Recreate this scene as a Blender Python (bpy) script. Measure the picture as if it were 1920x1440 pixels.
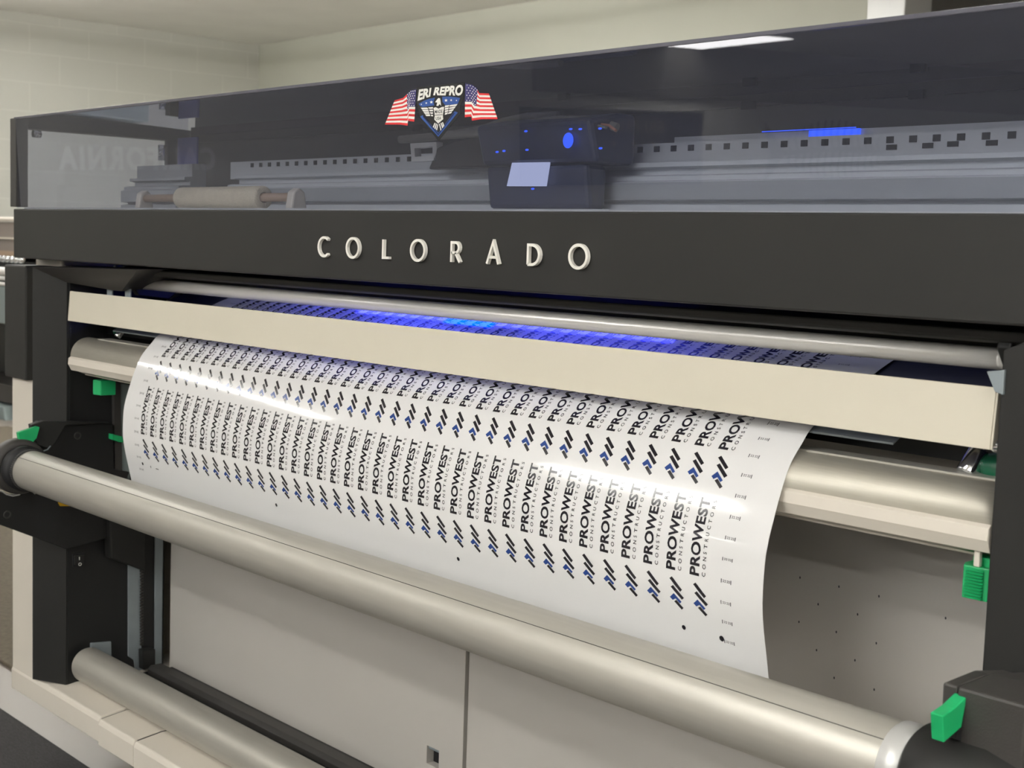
import bpy, bmesh, math, random
from mathutils import Vector, Matrix
random.seed(4)
for o in list(bpy.data.objects): bpy.data.objects.remove(o, do_unlink=True)
C = bpy.context.scene.collection
EYE = 1.05                       # eye height above the floor; all z below are relative to the eye
# ------------------------------------------------------------------ camera
F = 2662.0
RX = Vector((0.66250813, 0.74834947, 0.03249692))     # image right, in world axes
DN = Vector((0.09352728, -0.03959875, -0.99482892))   # image down
FW = Vector((-0.74319286, 0.66212160, -0.09622558))   # forward
cam_d = bpy.data.cameras.new('camera'); cam = bpy.data.objects.new('camera', cam_d); C.objects.link(cam)
m = Matrix(((RX.x, -DN.x, -FW.x), (RX.y, -DN.y, -FW.y), (RX.z, -DN.z, -FW.z)))
cam.matrix_world = Matrix.Translation((0, 0, EYE)) @ m.to_4x4()
cam_d.sensor_width = 36; cam_d.lens = F / 1920 * 36; cam_d.clip_start = 0.02; cam_d.clip_end = 100
cam_d.dof.use_dof = True; cam_d.dof.focus_distance = 1.75; cam_d.dof.aperture_fstop = 14
bpy.context.scene.camera = cam
# ------------------------------------------------------------------ world and exposure
W = bpy.data.worlds.new('world'); bpy.context.scene.world = W; W.use_nodes = True
W.node_tree.nodes['Background'].inputs[0].default_value = (0.9, 0.95, 1, 1)
W.node_tree.nodes['Background'].inputs[1].default_value = 0.02
vs = bpy.context.scene.view_settings
vs.view_transform = 'Standard'; vs.look = 'None'; vs.exposure = 0.0; vs.gamma = 1; vs.use_curve_mapping = False
TUBE = 51.0          # strength of the fluorescent tubes
BLUE = 60.0          # strength of the curing lamp and its added side strips
# ------------------------------------------------------------------ picture -> place, onto a known plane
def ray(u, v):
    return (RX * (u - 960) + DN * (v - 720) + FW * F)
def onY(u, v, y): r = ray(u, v); return r * (y / r.y)
def onX(u, v, x): r = ray(u, v); return r * (x / r.x)
def onZ(u, v, z): r = ray(u, v); return r * (z / r.z)
# ------------------------------------------------------------------ materials
MATS = {}
def srgb(c):
    return tuple(((x / 255) / 12.92 if x / 255 <= .04045 else ((x / 255 + .055) / 1.055) ** 2.4) for x in c)
def mat(name, col, rough=.5, metal=0., noise=0., nscale=20., bump=0., bscale=200., stretch=None, spec=.5, coat=0.):
    M = bpy.data.materials.new(name); M.use_nodes = True; nt = M.node_tree; b = nt.nodes['Principled BSDF']
    b.inputs['Base Color'].default_value = (*col, 1); b.inputs['Roughness'].default_value = rough
    b.inputs['Metallic'].default_value = metal; b.inputs['Specular IOR Level'].default_value = spec
    b.inputs['Coat Weight'].default_value = coat
    tc = nt.nodes.new('ShaderNodeTexCoord'); mp = nt.nodes.new('ShaderNodeMapping')
    if stretch: mp.inputs['Scale'].default_value = stretch
    nt.links.new(tc.outputs['Object'], mp.inputs[0])
    if noise > 0:
        n = nt.nodes.new('ShaderNodeTexNoise'); n.inputs['Scale'].default_value = nscale; n.inputs['Detail'].default_value = 5
        nt.links.new(mp.outputs[0], n.inputs['Vector'])
        r = nt.nodes.new('ShaderNodeMapRange'); r.inputs[1].default_value = .3; r.inputs[2].default_value = .7
        r.inputs[3].default_value = 1 - noise; r.inputs[4].default_value = 1 + noise
        nt.links.new(n.outputs['Fac'], r.inputs[0])
        x = nt.nodes.new('ShaderNodeVectorMath'); x.operation = 'SCALE'; x.inputs[0].default_value = col
        nt.links.new(r.outputs[0], x.inputs['Scale']); nt.links.new(x.outputs[0], b.inputs['Base Color'])
    if bump > 0:
        n = nt.nodes.new('ShaderNodeTexNoise'); n.inputs['Scale'].default_value = bscale; n.inputs['Detail'].default_value = 3
        nt.links.new(mp.outputs[0], n.inputs['Vector'])
        bp = nt.nodes.new('ShaderNodeBump'); bp.inputs['Strength'].default_value = bump; bp.inputs['Distance'].default_value = .002
        nt.links.new(n.outputs['Fac'], bp.inputs['Height']); nt.links.new(bp.outputs[0], b.inputs['Normal'])
    MATS[name] = M; return M
def emit(name, col, s):
    M = bpy.data.materials.new(name); M.use_nodes = True; nt = M.node_tree; nt.nodes.clear()
    e = nt.nodes.new('ShaderNodeEmission'); o = nt.nodes.new('ShaderNodeOutputMaterial')
    e.inputs[0].default_value = (*col, 1); e.inputs[1].default_value = s; nt.links.new(e.outputs[0], o.inputs[0]); return M
def glass(name, tint, haze=.06, graz=.6, ior=1.5, rough=0.0, gcol=(1, 1, 1)):
    M = bpy.data.materials.new(name); M.use_nodes = True; nt = M.node_tree; nt.nodes.clear()
    o = nt.nodes.new('ShaderNodeOutputMaterial'); t = nt.nodes.new('ShaderNodeBsdfTransparent'); t.inputs[0].default_value = (*tint, 1)
    g = nt.nodes.new('ShaderNodeBsdfGlossy'); g.inputs['Roughness'].default_value = rough; g.inputs['Color'].default_value = (*gcol, 1)
    f = nt.nodes.new('ShaderNodeFresnel'); f.inputs[0].default_value = ior
    mx = nt.nodes.new('ShaderNodeMixShader'); nt.links.new(f.outputs[0], mx.inputs[0])
    lw = nt.nodes.new('ShaderNodeLayerWeight'); lw.inputs[0].default_value = .5; pw = nt.nodes.new('ShaderNodeMath'); pw.operation = 'POWER'; pw.inputs[1].default_value = 3
    cm = nt.nodes.new('ShaderNodeMix'); cm.data_type = 'RGBA'; cm.inputs[6].default_value = (*tint, 1); cm.inputs[7].default_value = (*[c * graz for c in tint], 1)
    nt.links.new(lw.outputs['Facing'], pw.inputs[0]); nt.links.new(pw.outputs[0], cm.inputs[0]); nt.links.new(cm.outputs[2], t.inputs[0])
    df = nt.nodes.new('ShaderNodeBsdfTranslucent'); df.inputs[0].default_value = (.62, .65, .82, 1)
    d2 = nt.nodes.new('ShaderNodeBsdfDiffuse'); d2.inputs[0].default_value = (.62, .65, .82, 1)
    md = nt.nodes.new('ShaderNodeMixShader'); md.inputs[0].default_value = .5; nt.links.new(df.outputs[0], md.inputs[1]); nt.links.new(d2.outputs[0], md.inputs[2])
    mh = nt.nodes.new('ShaderNodeMixShader'); mh.inputs[0].default_value = haze
    nt.links.new(t.outputs[0], mh.inputs[1]); nt.links.new(md.outputs[0], mh.inputs[2]); nt.links.new(mh.outputs[0], mx.inputs[1])
    nt.links.new(g.outputs[0], mx.inputs[2]); nt.links.new(mx.outputs[0], o.inputs[0]); return M
def blockwall(name, col):
    M = mat(name, col, .75, noise=.03, nscale=1.5, bump=.25, bscale=120); nt = M.node_tree; b = nt.nodes['Principled BSDF']
    tc = nt.nodes.new('ShaderNodeTexCoord'); sx = nt.nodes.new('ShaderNodeSeparateXYZ'); cx = nt.nodes.new('ShaderNodeCombineXYZ')
    nt.links.new(tc.outputs['Object'], sx.inputs[0]); nt.links.new(sx.outputs['Y'], cx.inputs['X']); nt.links.new(sx.outputs['Z'], cx.inputs['Y'])
    mp = nt.nodes.new('ShaderNodeMapping'); mp.inputs['Location'].default_value = (-.045, .157, 0); nt.links.new(cx.outputs[0], mp.inputs[0])
    br = nt.nodes.new('ShaderNodeTexBrick'); br.inputs['Scale'].default_value = 1
    br.inputs['Brick Width'].default_value = .4395; br.inputs['Row Height'].default_value = .2045; br.inputs['Mortar Size'].default_value = .006
    br.inputs['Mortar Smooth'].default_value = .5; br.offset = .5
    br.inputs['Color1'].default_value = (*col, 1); br.inputs['Color2'].default_value = (*[c * .985 for c in col], 1)
    br.inputs['Mortar'].default_value = (*[min(1, c * 1.07) for c in col], 1)
    nt.links.new(mp.outputs[0], br.inputs['Vector']); nt.links.new(br.outputs['Color'], b.inputs['Base Color'])
    bp = nt.nodes.new('ShaderNodeBump'); bp.inputs['Strength'].default_value = .35; bp.inputs['Distance'].default_value = .004; bp.invert = True
    nt.links.new(br.outputs['Fac'], bp.inputs['Height']); nt.links.new(bp.outputs[0], b.inputs['Normal']); return M

m_wall = blockwall('painted_block', srgb((206, 206, 198)))
m_plain = mat('painted_wall', srgb((206, 207, 194)), .8, noise=.02, nscale=2)
m_ceil = mat('ceiling_paint', srgb((246, 245, 241)), .85, noise=.03, nscale=2.5)
m_floor = mat('floor_vinyl', srgb((134, 126, 118)), .35, noise=.06, nscale=3)
m_olive = mat('unlit_olive_tone', srgb((66, 64, 48)), .8, noise=.03)  # dark tone stands in for the alcove's lack of light
m_mat = mat('mat_carpet', srgb((58, 57, 58)), .95, noise=.35, nscale=120, bump=.6, bscale=300, stretch=(1, 6, 1))
m_blk = mat('black_plastic', srgb((34, 34, 33)), .5, noise=.04, nscale=30, bump=.08, bscale=900, spec=.35)
m_fas = mat('charcoal_fascia', srgb((42, 42, 41)), .42, noise=.03, nscale=8, bump=.05, bscale=900, spec=.3)
m_deep = mat('black_steel', srgb((18, 19, 20)), .5, noise=.05)
m_arm = mat('dark_grey_casting', srgb((54, 52, 50)), .5, noise=.07, nscale=40, bump=.15, bscale=700)
m_beige = mat('beige_coated_steel', srgb((217, 211, 194)), .42, noise=.012, nscale=15)
m_white = mat('white_plastic', srgb((222, 215, 203)), .42, noise=.015, nscale=10)
m_door = mat('pale_grey_panel', srgb((196, 192, 186)), .38, noise=.015, nscale=6)
m_alu = mat('matte_aluminium', srgb((186, 183, 174)), .42, metal=.4, noise=.05, nscale=14, stretch=(.6, 8, 8), bump=.04, bscale=600)
m_alu2 = mat('satin_aluminium', srgb((190, 186, 174)), .38, metal=.6, noise=.05, nscale=30, stretch=(1, 20, 20))
m_chrome = mat('brushed_chrome', srgb((232, 230, 226)), .3, metal=.3, noise=.03, nscale=30, stretch=(1, 40, 40))
m_nut = mat('bright_chrome', srgb((220, 222, 225)), .12, metal=1)
m_zinc = mat('zinc_plate', srgb((150, 160, 165)), .5, metal=.5, noise=.05)
m_green = mat('green_plastic', srgb((26, 162, 98)), .38, noise=.03, nscale=40)
m_green2 = mat('dark_green_plastic', srgb((22, 96, 68)), .35)
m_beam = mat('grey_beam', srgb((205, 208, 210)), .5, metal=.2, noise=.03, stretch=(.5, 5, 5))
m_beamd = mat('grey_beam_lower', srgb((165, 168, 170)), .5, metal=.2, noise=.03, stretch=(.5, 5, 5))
m_slot = mat('dark_slot', srgb((18, 19, 22)), .6)
m_bluebox = mat('carriage_navy', srgb((52, 58, 84)), .4)
m_navy = mat('banner_navy', srgb((14, 24, 64)), .6)
m_steelw = mat('pale_steel', srgb((214, 214, 212)), .35, metal=.3)
m_fleece = mat('cream_fleece', srgb((225, 214, 190)), .95, noise=.05, nscale=90, bump=.8, bscale=400)
m_tan = mat('tan_spindle', srgb((176, 150, 128)), .5)
m_vinyl = mat('white_gloss_vinyl', srgb((230, 230, 230)), .07, spec=.45)
m_ink = mat('black_ink', srgb((30, 28, 36)), .12)
m_inkb = mat('blue_ink', srgb((38, 66, 132)), .12)
m_inkg = mat('grey_ink', srgb((70, 70, 74)), .4)
m_yellow = mat('yellow_warning', srgb((226, 176, 20)), .5)
m_teal = mat('grey_teal_panel', srgb((126, 138, 138)), .5)
m_taupe = mat('taupe_panel', srgb((140, 130, 124)), .5)
m_red = mat('flag_red', srgb((222, 52, 56)), .4)
m_fblue = mat('flag_blue', srgb((58, 54, 112)), .4)
m_sblue = mat('shield_blue', srgb((44, 84, 158)), .4)
m_swhite = mat('sticker_white', srgb((245, 245, 238)), .4)
m_sblack = mat('sticker_black', srgb((22, 22, 24)), .4)
m_letter = mat('silver_letter', srgb((246, 244, 236)), .3)
m_platen = mat('dark_platen', srgb((36, 38, 58)), .35)
m_hose = mat('grey_braided_hose', srgb((128, 126, 120)), .7, noise=.1, nscale=60)
m_red2 = mat('copper_wire', srgb((176, 120, 96)), .5)
m_glass = glass('smoked_acrylic', (.78, .80, .86), haze=.09, ior=1.6, gcol=(.95, .95, 1))
m_glass2 = glass('smoked_acrylic_top', (.80, .82, .88), haze=.5, graz=.3, ior=1.6, gcol=(.9, .9, 1))
m_edge = mat('acrylic_edge', srgb((90, 90, 100)), .2)
m_blueglow = emit('blue_led_and_glow', (.03, .10, 1), 1.6)  # for the LEDs, and for blue light painted on beam and loop
m_uv = emit('uv_lamp', (.0, .03, 1), BLUE * .7)
m_uv2 = emit('uv_side_fill', (.05, .06, 1), BLUE * .3)
m_gapfill = emit('gap_fill_glow', (.72, .74, 1), 2.2)  # glow of the fill strip added in the print gap
m_tube = emit('fluorescent_tube', (1, .985, .945), TUBE)

# ------------------------------------------------------------------ mesh helper
class MB:
    def __init__(s): s.v = []; s.f = []; s.m = []; s.sm = []; s.mi = 0; s.smooth = False
    def add(s, vs, fs, mi=None, smooth=None):
        b = len(s.v); s.v += [Vector(x) for x in vs]
        for f in fs:
            s.f.append([b + i for i in f]); s.m.append(s.mi if mi is None else mi); s.sm.append(s.smooth if smooth is None else smooth)
        return s
    def box(s, x0, x1, y0, y1, z0, z1, mi=None):
        return s.add([(x, y, z) for x in (x0, x1) for y in (y0, y1) for z in (z0, z1)],
                     [(0, 1, 3, 2), (4, 6, 7, 5), (0, 4, 5, 1), (2, 3, 7, 6), (0, 2, 6, 4), (1, 5, 7, 3)], mi)
    def prismX(s, prof, x0, x1, mi=None):        # prof = [(y,z)] extruded along x
        n = len(prof)
        vs = [(x0, y, z) for y, z in prof] + [(x1, y, z) for y, z in prof]
        fs = [(i, (i + 1) % n, n + (i + 1) % n, n + i) for i in range(n)] + [list(range(n))[::-1], list(range(n, 2 * n))]
        return s.add(vs, fs, mi)
    def prismY(s, prof, y0, y1, mi=None):        # prof = [(x,z)]
        n = len(prof)
        vs = [(x, y0, z) for x, z in prof] + [(x, y1, z) for x, z in prof]
        fs = [(i, (i + 1) % n, n + (i + 1) % n, n + i) for i in range(n)] + [list(range(n))[::-1], list(range(n, 2 * n))]
        return s.add(vs, fs, mi)
    def prismZ(s, prof, z0, z1, mi=None):        # prof = [(x,y)]
        n = len(prof)
        vs = [(x, y, z0) for x, y in prof] + [(x, y, z1) for x, y in prof]
        fs = [(i, (i + 1) % n, n + (i + 1) % n, n + i) for i in range(n)] + [list(range(n))[::-1], list(range(n, 2 * n))]
        return s.add(vs, fs, mi)
    def latheX(s, y, z, pts, n=48, mi=None, a0=0, a1=2 * math.pi):   # pts=[(x,r)]
        full = abs(a1 - a0 - 2 * math.pi) < 1e-6; k = n if full else n + 1; vs = []; fs = []
        for x, r in pts:
            for i in range(k):
                a = a0 + (a1 - a0) * i / n; vs.append((x, y + r * math.cos(a), z + r * math.sin(a)))
        for j in range(len(pts) - 1):
            for i in range(n):
                i2 = (i + 1) % k; fs.append((j * k + i, j * k + i2, (j + 1) * k + i2, (j + 1) * k + i))
        return s.add(vs, fs, mi, True)
    def rod(s, p0, p1, r, n=16, mi=None, cap=True):
        p0 = Vector(p0); p1 = Vector(p1); d = (p1 - p0).normalized(); a = d.orthogonal().normalized(); b = d.cross(a)
        vs = [p + (a * math.cos(t) + b * math.sin(t)) * r for p in (p0, p1) for t in [2 * math.pi * i / n for i in range(n)]]
        s.add(vs, [(i, (i + 1) % n, n + (i + 1) % n, n + i) for i in range(n)], mi, True)
        if cap: s.add(vs, [list(range(n))[::-1], list(range(n, 2 * n))], mi, False)
        return s
    def tube(s, pts, r, n=10, mi=None):
        pts = [Vector(p) for p in pts]; vs = []; k = len(pts); up = Vector((.13, .21, .97)).normalized()
        for i, p in enumerate(pts):
            d = (pts[min(i + 1, k - 1)] - pts[max(i - 1, 0)]).normalized(); a = d.cross(up).normalized(); b = d.cross(a)
            vs += [p + (a * math.cos(2 * math.pi * j / n) + b * math.sin(2 * math.pi * j / n)) * r for j in range(n)]
        fs = [(i * n + j, i * n + (j + 1) % n, (i + 1) * n + (j + 1) % n, (i + 1) * n + j) for i in range(k - 1) for j in range(n)]
        s.add(vs, fs, mi, True); return s.add(vs, [list(range(n))[::-1], list(range((k - 1) * n, k * n))], mi, False)
    def poly(s, pts, mi=None): return s.add(pts, [list(range(len(pts)))], mi)
    def ball(s, c, r, mi=None, n=12, sc=(1, 1, 1)):
        vs = []; fs = []
        for i in range(n // 2 + 1):
            t = math.pi * i / (n // 2)
            for j in range(n):
                a = 2 * math.pi * j / n
                vs.append((c[0] + r * sc[0] * math.sin(t) * math.cos(a), c[1] + r * sc[1] * math.sin(t) * math.sin(a), c[2] + r * sc[2] * math.cos(t)))
        for i in range(n // 2):
            for j in range(n): fs.append((i * n + j, i * n + (j + 1) % n, (i + 1) * n + (j + 1) % n, (i + 1) * n + j))
        return s.add(vs, fs, mi, True)
    def build(s, name, mats, parent=None, bevel=0., seg=2, weld=True, norm=True):
        if not isinstance(mats, (list, tuple)): mats = [mats]
        root = ORG.get(parent.name, Vector((0, 0, 0))) if parent else Vector((0, 0, 0))
        me = bpy.data.meshes.new(name)
        if parent: vs = [(v + Vector((0, 0, EYE))) - root for v in s.v]; loc = Vector((0, 0, 0)); o0 = root
        else:
            lo = Vector([min(v[i] for v in s.v) for i in range(3)]); hi = Vector([max(v[i] for v in s.v) for i in range(3)])
            loc = Vector(((lo.x + hi.x) / 2, (lo.y + hi.y) / 2, lo.z + EYE)); vs = [(v + Vector((0, 0, EYE))) - loc for v in s.v]; o0 = loc
        me.from_pydata([tuple(v) for v in vs], [], s.f); me.update()
        for mm in mats: me.materials.append(mm)
        for p, a, b in zip(me.polygons, s.m, s.sm): p.material_index = a; p.use_smooth = b
        bm = bmesh.new(); bm.from_mesh(me)
        if weld: bmesh.ops.remove_doubles(bm, verts=bm.verts, dist=1e-5)
        if norm: bmesh.ops.recalc_face_normals(bm, faces=bm.faces)
        bm.to_mesh(me); bm.free()
        o = bpy.data.objects.new(name, me); C.objects.link(o); o.location = loc
        if parent: o.parent = parent
        ORG[o.name] = o0
        if bevel > 0:
            b = o.modifiers.new('bevel', 'BEVEL'); b.width = bevel; b.segments = seg; b.limit_method = 'ANGLE'; b.angle_limit = math.radians(40)
            b.harden_normals = False
        return o
ORG = {}
def tag(o, label=None, cat=None, group=None, kind=None):
    if label: o['label'] = label
    if cat: o['category'] = cat
    if group: o['group'] = group
    if kind: o['kind'] = kind
    return o
def thing(name, label, cat, loc, group=None):
    o = bpy.data.objects.new(name, None); C.objects.link(o); o.empty_display_size = .1
    o.location = (loc[0], loc[1], loc[2] + EYE); ORG[o.name] = Vector(o.location); return tag(o, label, cat, group)
FL = -EYE
def text_mesh(txt, size=1., bold=0., spacing=1.):
    cu = bpy.data.curves.new('t', 'FONT'); cu.body = txt; cu.size = size; cu.offset = bold; cu.space_character = spacing; cu.resolution_u = 3
    o = bpy.data.objects.new('t', cu); C.objects.link(o); dg = bpy.context.evaluated_depsgraph_get(); dg.update()
    me = bpy.data.meshes.new_from_object(o.evaluated_get(dg)); vs = [v.co.copy() for v in me.vertices]; fs = [list(p.vertices) for p in me.polygons]
    bpy.data.objects.remove(o); bpy.data.curves.remove(cu); bpy.data.meshes.remove(me)
    x0 = min(v.x for v in vs); x1 = max(v.x for v in vs); y0 = min(v.y for v in vs); y1 = max(v.y for v in vs)
    return [((v.x - x0) / (x1 - x0), (v.y - y0) / (y1 - y0)) for v in vs], fs, (x1 - x0) / (y1 - y0)

# ------------------------------------------------------------------ the room
XL, YB, ZC, YF, XR = -9.9, 6.03, 1.52, -16., 6.
def struct(name, mb, m, **k): return tag(mb.build(name, m, **k), kind='structure')
b = MB(); b.box(XL - .3, XR + .3, YF - .3, 9.5, FL - .1, FL); struct('floor', b, m_floor)
b = MB(); b.box(XL - .3, XR + .3, YF - .3, 9.5, ZC, ZC + .1); struct('ceiling', b, m_ceil)
b = MB(); b.box(XL - .2, XL, YF, YB + .2, FL, ZC); struct('wall_left', b, m_wall)
b = MB(); b.box(XL - .2, -4.21, YB, YB + .15, FL, ZC); struct('wall_back', b, m_plain)
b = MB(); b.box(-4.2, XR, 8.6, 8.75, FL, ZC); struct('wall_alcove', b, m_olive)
b = MB(); b.box(XR, XR + .2, YF, 9., FL, ZC); struct('wall_right', b, m_plain)
b = MB(); b.box(XL, XR, YF - .2, YF, FL, ZC); struct('wall_front', b, m_plain)
b = MB(); b.box(-4.21, -4.07, YB - .02, YB + .17, FL, ZC); b.box(-4.07, -3.98, YB - .04, YB + .19, FL, ZC); struct('trim_1', b, m_steelw, bevel=.004)
b = MB(); b.box(XL, XL + .06, YF, -6.8, .97, ZC); struct('trim_2', b, mat('dark_soffit', srgb((88, 86, 80)), .8))
b = MB(); b.box(XL, XL + .012, YF, YB, FL, FL + .1); struct('baseboard_left', b, m_taupe)
# ceiling lights
def fixture_along_y(x, y0, y1, label):
    t = thing('ceiling_light', label, 'ceiling light', (x, (y0 + y1) / 2, ZC - .06), 'fluorescent strip lights on the ceiling')
    b = MB(); b.box(x - .03, x + .03, y0 - .03, y1 + .03, ZC - .03, ZC - .001); b.box(x - .08, x + .08, y0 - .03, y0 - .005, ZC - .16, ZC - .03); b.box(x - .08, x + .08, y1 + .005, y1 + .03, ZC - .16, ZC - .03); b.build('housing', m_steelw, t, bevel=.004)
    for s in (-.05, .05):
        b = MB(); b.rod((x + s, y0, ZC - .14), (x + s, y1, ZC - .14), .018, 12); b.build('tube', m_tube, t)
fixture_along_y(-7.1, -2.25, -.75, 'strip light over the left side of the shop, running front to back')
def fixture(x0, x1, y, label):
    t = thing('ceiling_light', label, 'ceiling light', ((x0 + x1) / 2, y, ZC - .06), 'fluorescent strip lights on the ceiling')
    b = MB(); b.box(x0 - .03, x1 + .03, y - .03, y + .03, ZC - .03, ZC - .001); b.box(x0 - .03, x0 - .005, y - .08, y + .08, ZC - .16, ZC - .03); b.box(x1 + .005, x1 + .03, y - .08, y + .08, ZC - .16, ZC - .03); b.build('housing', m_steelw, t, bevel=.004)
    for s in (-.05, .05):
        b = MB(); b.rod((x0, y + s, ZC - .14), (x1, y + s, ZC - .14), .018, 12); b.build('tube', m_tube, t)
for x0, x1, y, l in [(-5.2, -4.0, -2.45, 'strip light in the middle of the shop, in front of the printer'),  # first matches the sheet's glint; the others are unseen tubes added for brightness
                  (-2.2, 0., -1.6, 'added strip light nearest the camera, before the printer'), 
                  (1.5, 3.7, -6.5, 'added strip light far behind the camera near the middle'), (1.2, 3.4, -2.4, 'added strip light to the right of the camera'),
                  (-7.4, -5.2, 1.2, 'added strip light above the space beside the printer'), (-6.5, -4.3, -11, 'added strip light farthest behind the camera'),
                  (-6.6, -4.9, 4.0, 'added strip light in front of the back wall, near its left corner'), (.4, 2.6, 1.0, 'added strip light over the right end of the printer'), (-3.2, -1., -5.6, 'added strip light behind the camera, near the middle of the shop'),
                  (-1.2, 1., -4.4, 'added strip light a little behind the camera'), (-2.0, .2, -3.0, 'added strip light just behind the camera'), (1.2, 3.4, -.6, 'added strip light level with the camera, to its right'),
                  (-9.0, -6.8, 3.3, 'added strip light at the left, nearest the back wall'), (-2.2, 0., 3.3, 'added strip light behind the right end of the printer'),
                  (2.5, 4.7, 1.0, 'added strip light to the right of the printer')]:
    fixture(x0, x1, y, l)
t = thing('ceiling_panel_light', 'square-edged panel light far behind the camera by the left wall', 'ceiling light', (-9.2, -8.8, ZC - .06))
b = MB(); b.box(-9.85, -8.6, -9.1, -8.5, ZC - .05, ZC - .001); b.build('housing', m_steelw, t, bevel=.004)
b = MB(); b.box(-9.8, -8.65, -9.05, -8.55, ZC - .058, ZC - .05); b.build('diffuser', emit('panel_diffuser', (1, .98, .94), 16), t)
# floor mat in front of the printer
b = MB(); b.box(-4.2, .3, -.2, 1.19, FL, FL + .012); tag(b.build('floor_mat', m_mat, bevel=.004), 'dark grey ribbed floor mat lying in front of the large printer', 'mat')

b = MB(); b.box(-7.4, -2.78, 1.33, 3.0, FL, FL + .01); tag(b.build('brown_floor_mat', mat('brown_carpet', srgb((92, 84, 70)), .9, noise=.2, nscale=80), bevel=.003), 'brown floor mat beyond the left end of the large printer', 'mat')

# writing on the left wall and things seen only as reflections in the cover
vs_, fs_, asp = text_mesh('CALIFORNIA', bold=.03, spacing=1.25)
b = MB(); n = len(vs_)
P = [(XL + .004, -3.45 + 1.27 * x, .245 + .175 * y) for x, y in vs_] + [(XL + .02, -3.45 + 1.27 * x, .245 + .175 * y) for x, y in vs_]
b.add(P, [f[::-1] for f in fs_] + [[i + n for i in f] for f in fs_])
tag(b.build('wall_lettering', mat('white_letter', (.95, .95, .95), .4)), 'white capital letters spelling CALIFORNIA on the left block wall', 'wall sign')
t = thing('wall_banner', 'navy hanging banner with pale lettering on the left block wall', 'banner', (XL + .03, -7.9, .1))
b = MB(); b.box(XL + .02, XL + .03, -9.15, -6.62, .1, .82); b.build('cloth', m_navy, t)
for w_, y_, l_ in (('ERI', -8.55, .26), ('PRINTING', -8.2, .85)):
    vs_, fs_, asp = text_mesh(w_, bold=.02, spacing=1.1)
    b = MB(); b.add([(XL + .034, y_ + l_ * x, .62 + .11 * y) for x, y in vs_], fs_); b.build('lettering', m_taupe, t)
for k in range(4): b = MB(); b.ball((XL + .034, -8.4 + k * .28, .5), .035, n=8, sc=(.1, 1, 1)); b.build('star', m_taupe, t)
b = MB(); b.rod((XL + .03, -9.2, .835), (XL + .03, -6.57, .835), .015); b.build('rail', m_steelw, t)
t = thing('fish_artwork', 'black fish skeleton cut-out mounted on the left wall past the banner', 'wall art', (XL + .02, -11.3, .2))
b = MB(); xx = XL + .05
b.tube([(xx, -12.6 + 2.2 * k / 8, .42 + .06 * math.sin(k / 8 * 3.1)) for k in range(9)], .03, 8); b.build('spine', m_sblack, t)
b = MB()
for k in range(14):
    y = -12.3 + k * .13; h = .36 * math.sin(.5 + 2.3 * k / 14)
    b.tube([(xx, y, .45), (xx, y + .06, .45 + h * .6), (xx, y + .02, .45 + h)], .014, 6)
    b.tube([(xx, y, .45), (xx, y + .05, .45 - h * .5), (xx, y + .02, .45 - h * .8)], .014, 6)
b.build('ribs', m_sblack, t)
b = MB(); b.prismX([(-10.5, .42), (-10.15, .75), (-10.25, .42), (-10.15, .12)], xx - .01, xx + .01); b.build('tail', m_sblack, t)

# ------------------------------------------------------------------ the printer
Y0 = 1.11                                # front plane
PX0, PX1 = -2.726, .42                   # outer ends
XLI, XRI = -2.528, -.632                 # inner faces of the two side columns
pr = thing('wide_format_printer', 'large black and white roll printer with a smoked cover, filling the picture', 'printer', ((PX0 + PX1) / 2, 1.4, FL))
# base
zt, zb = -.862, -.9125
XS1, XS2 = onY(186, 1350, Y0).x, onY(253, 1405, Y0).x
def base_seg(x0, x1, dz=0., dy=0.):
    b = MB(); b.prismX([(Y0 + dy, zb + dz), (Y0 + dy, zt - .012 + dz), (Y0 + dy + .004, zt + dz - .003), (Y0 + .05, zt + .004 + dz), (1.45, zt + .004 + dz), (1.45, zb - .02)], x0, x1)
    b.build('base_cover', m_white, pr, bevel=.0025)
base_seg(PX0, XS1 - .0013); base_seg(XS1 + .0013, XS2 - .0015, -.003, -.003)
for xs_ in (XS1, XS2):
    b = MB(); b.prismX([(Y0 + .0006, zb), (Y0 + .0006, zt - .018), (Y0 + .005, zt - .0068), (Y0 + .05, zt - .0004), (1.44, zt - .0004), (1.44, zb)], xs_ - .0012, xs_ + .0012); b.build('base_seam', m_arm, pr)
base_seg(XS2 + .0015, PX1, -.004, -.004)
b = MB(); b.box(PX0 + .02, PX1, 1.2, 1.9, -.96, -.90); b.build('chassis', m_deep, pr)
for x, y in ((-2.55, 1.35), (-1.2, 1.35), (.2, 1.35), (-2.55, 1.8), (-1.2, 1.8), (.2, 1.8)):
    b = MB(); b.rod((x, y, FL), (x, y, FL + .02), .04, 20); b.rod((x, y, FL + .02), (x, y, -.96), .014, 12); b.build('levelling_foot', m_deep, pr)
# left side frame, white with the upper black cover
b = MB(); b.box(PX0, -2.598, Y0 + .002, 1.16, zt - .02, -.075)
b.box(PX0, -2.60, 1.16, 1.9, -.90, .03); b.build('side_frame', m_white, pr, bevel=.004)
ztc = onY(40, 712, Y0 - .012).z
b = MB(); b.box(PX0 - .001, onY(48, 700, Y0 - .012).x, Y0 - .012, 1.3, ztc, -.066); b.build('side_cover', m_blk, pr, bevel=.003)
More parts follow.
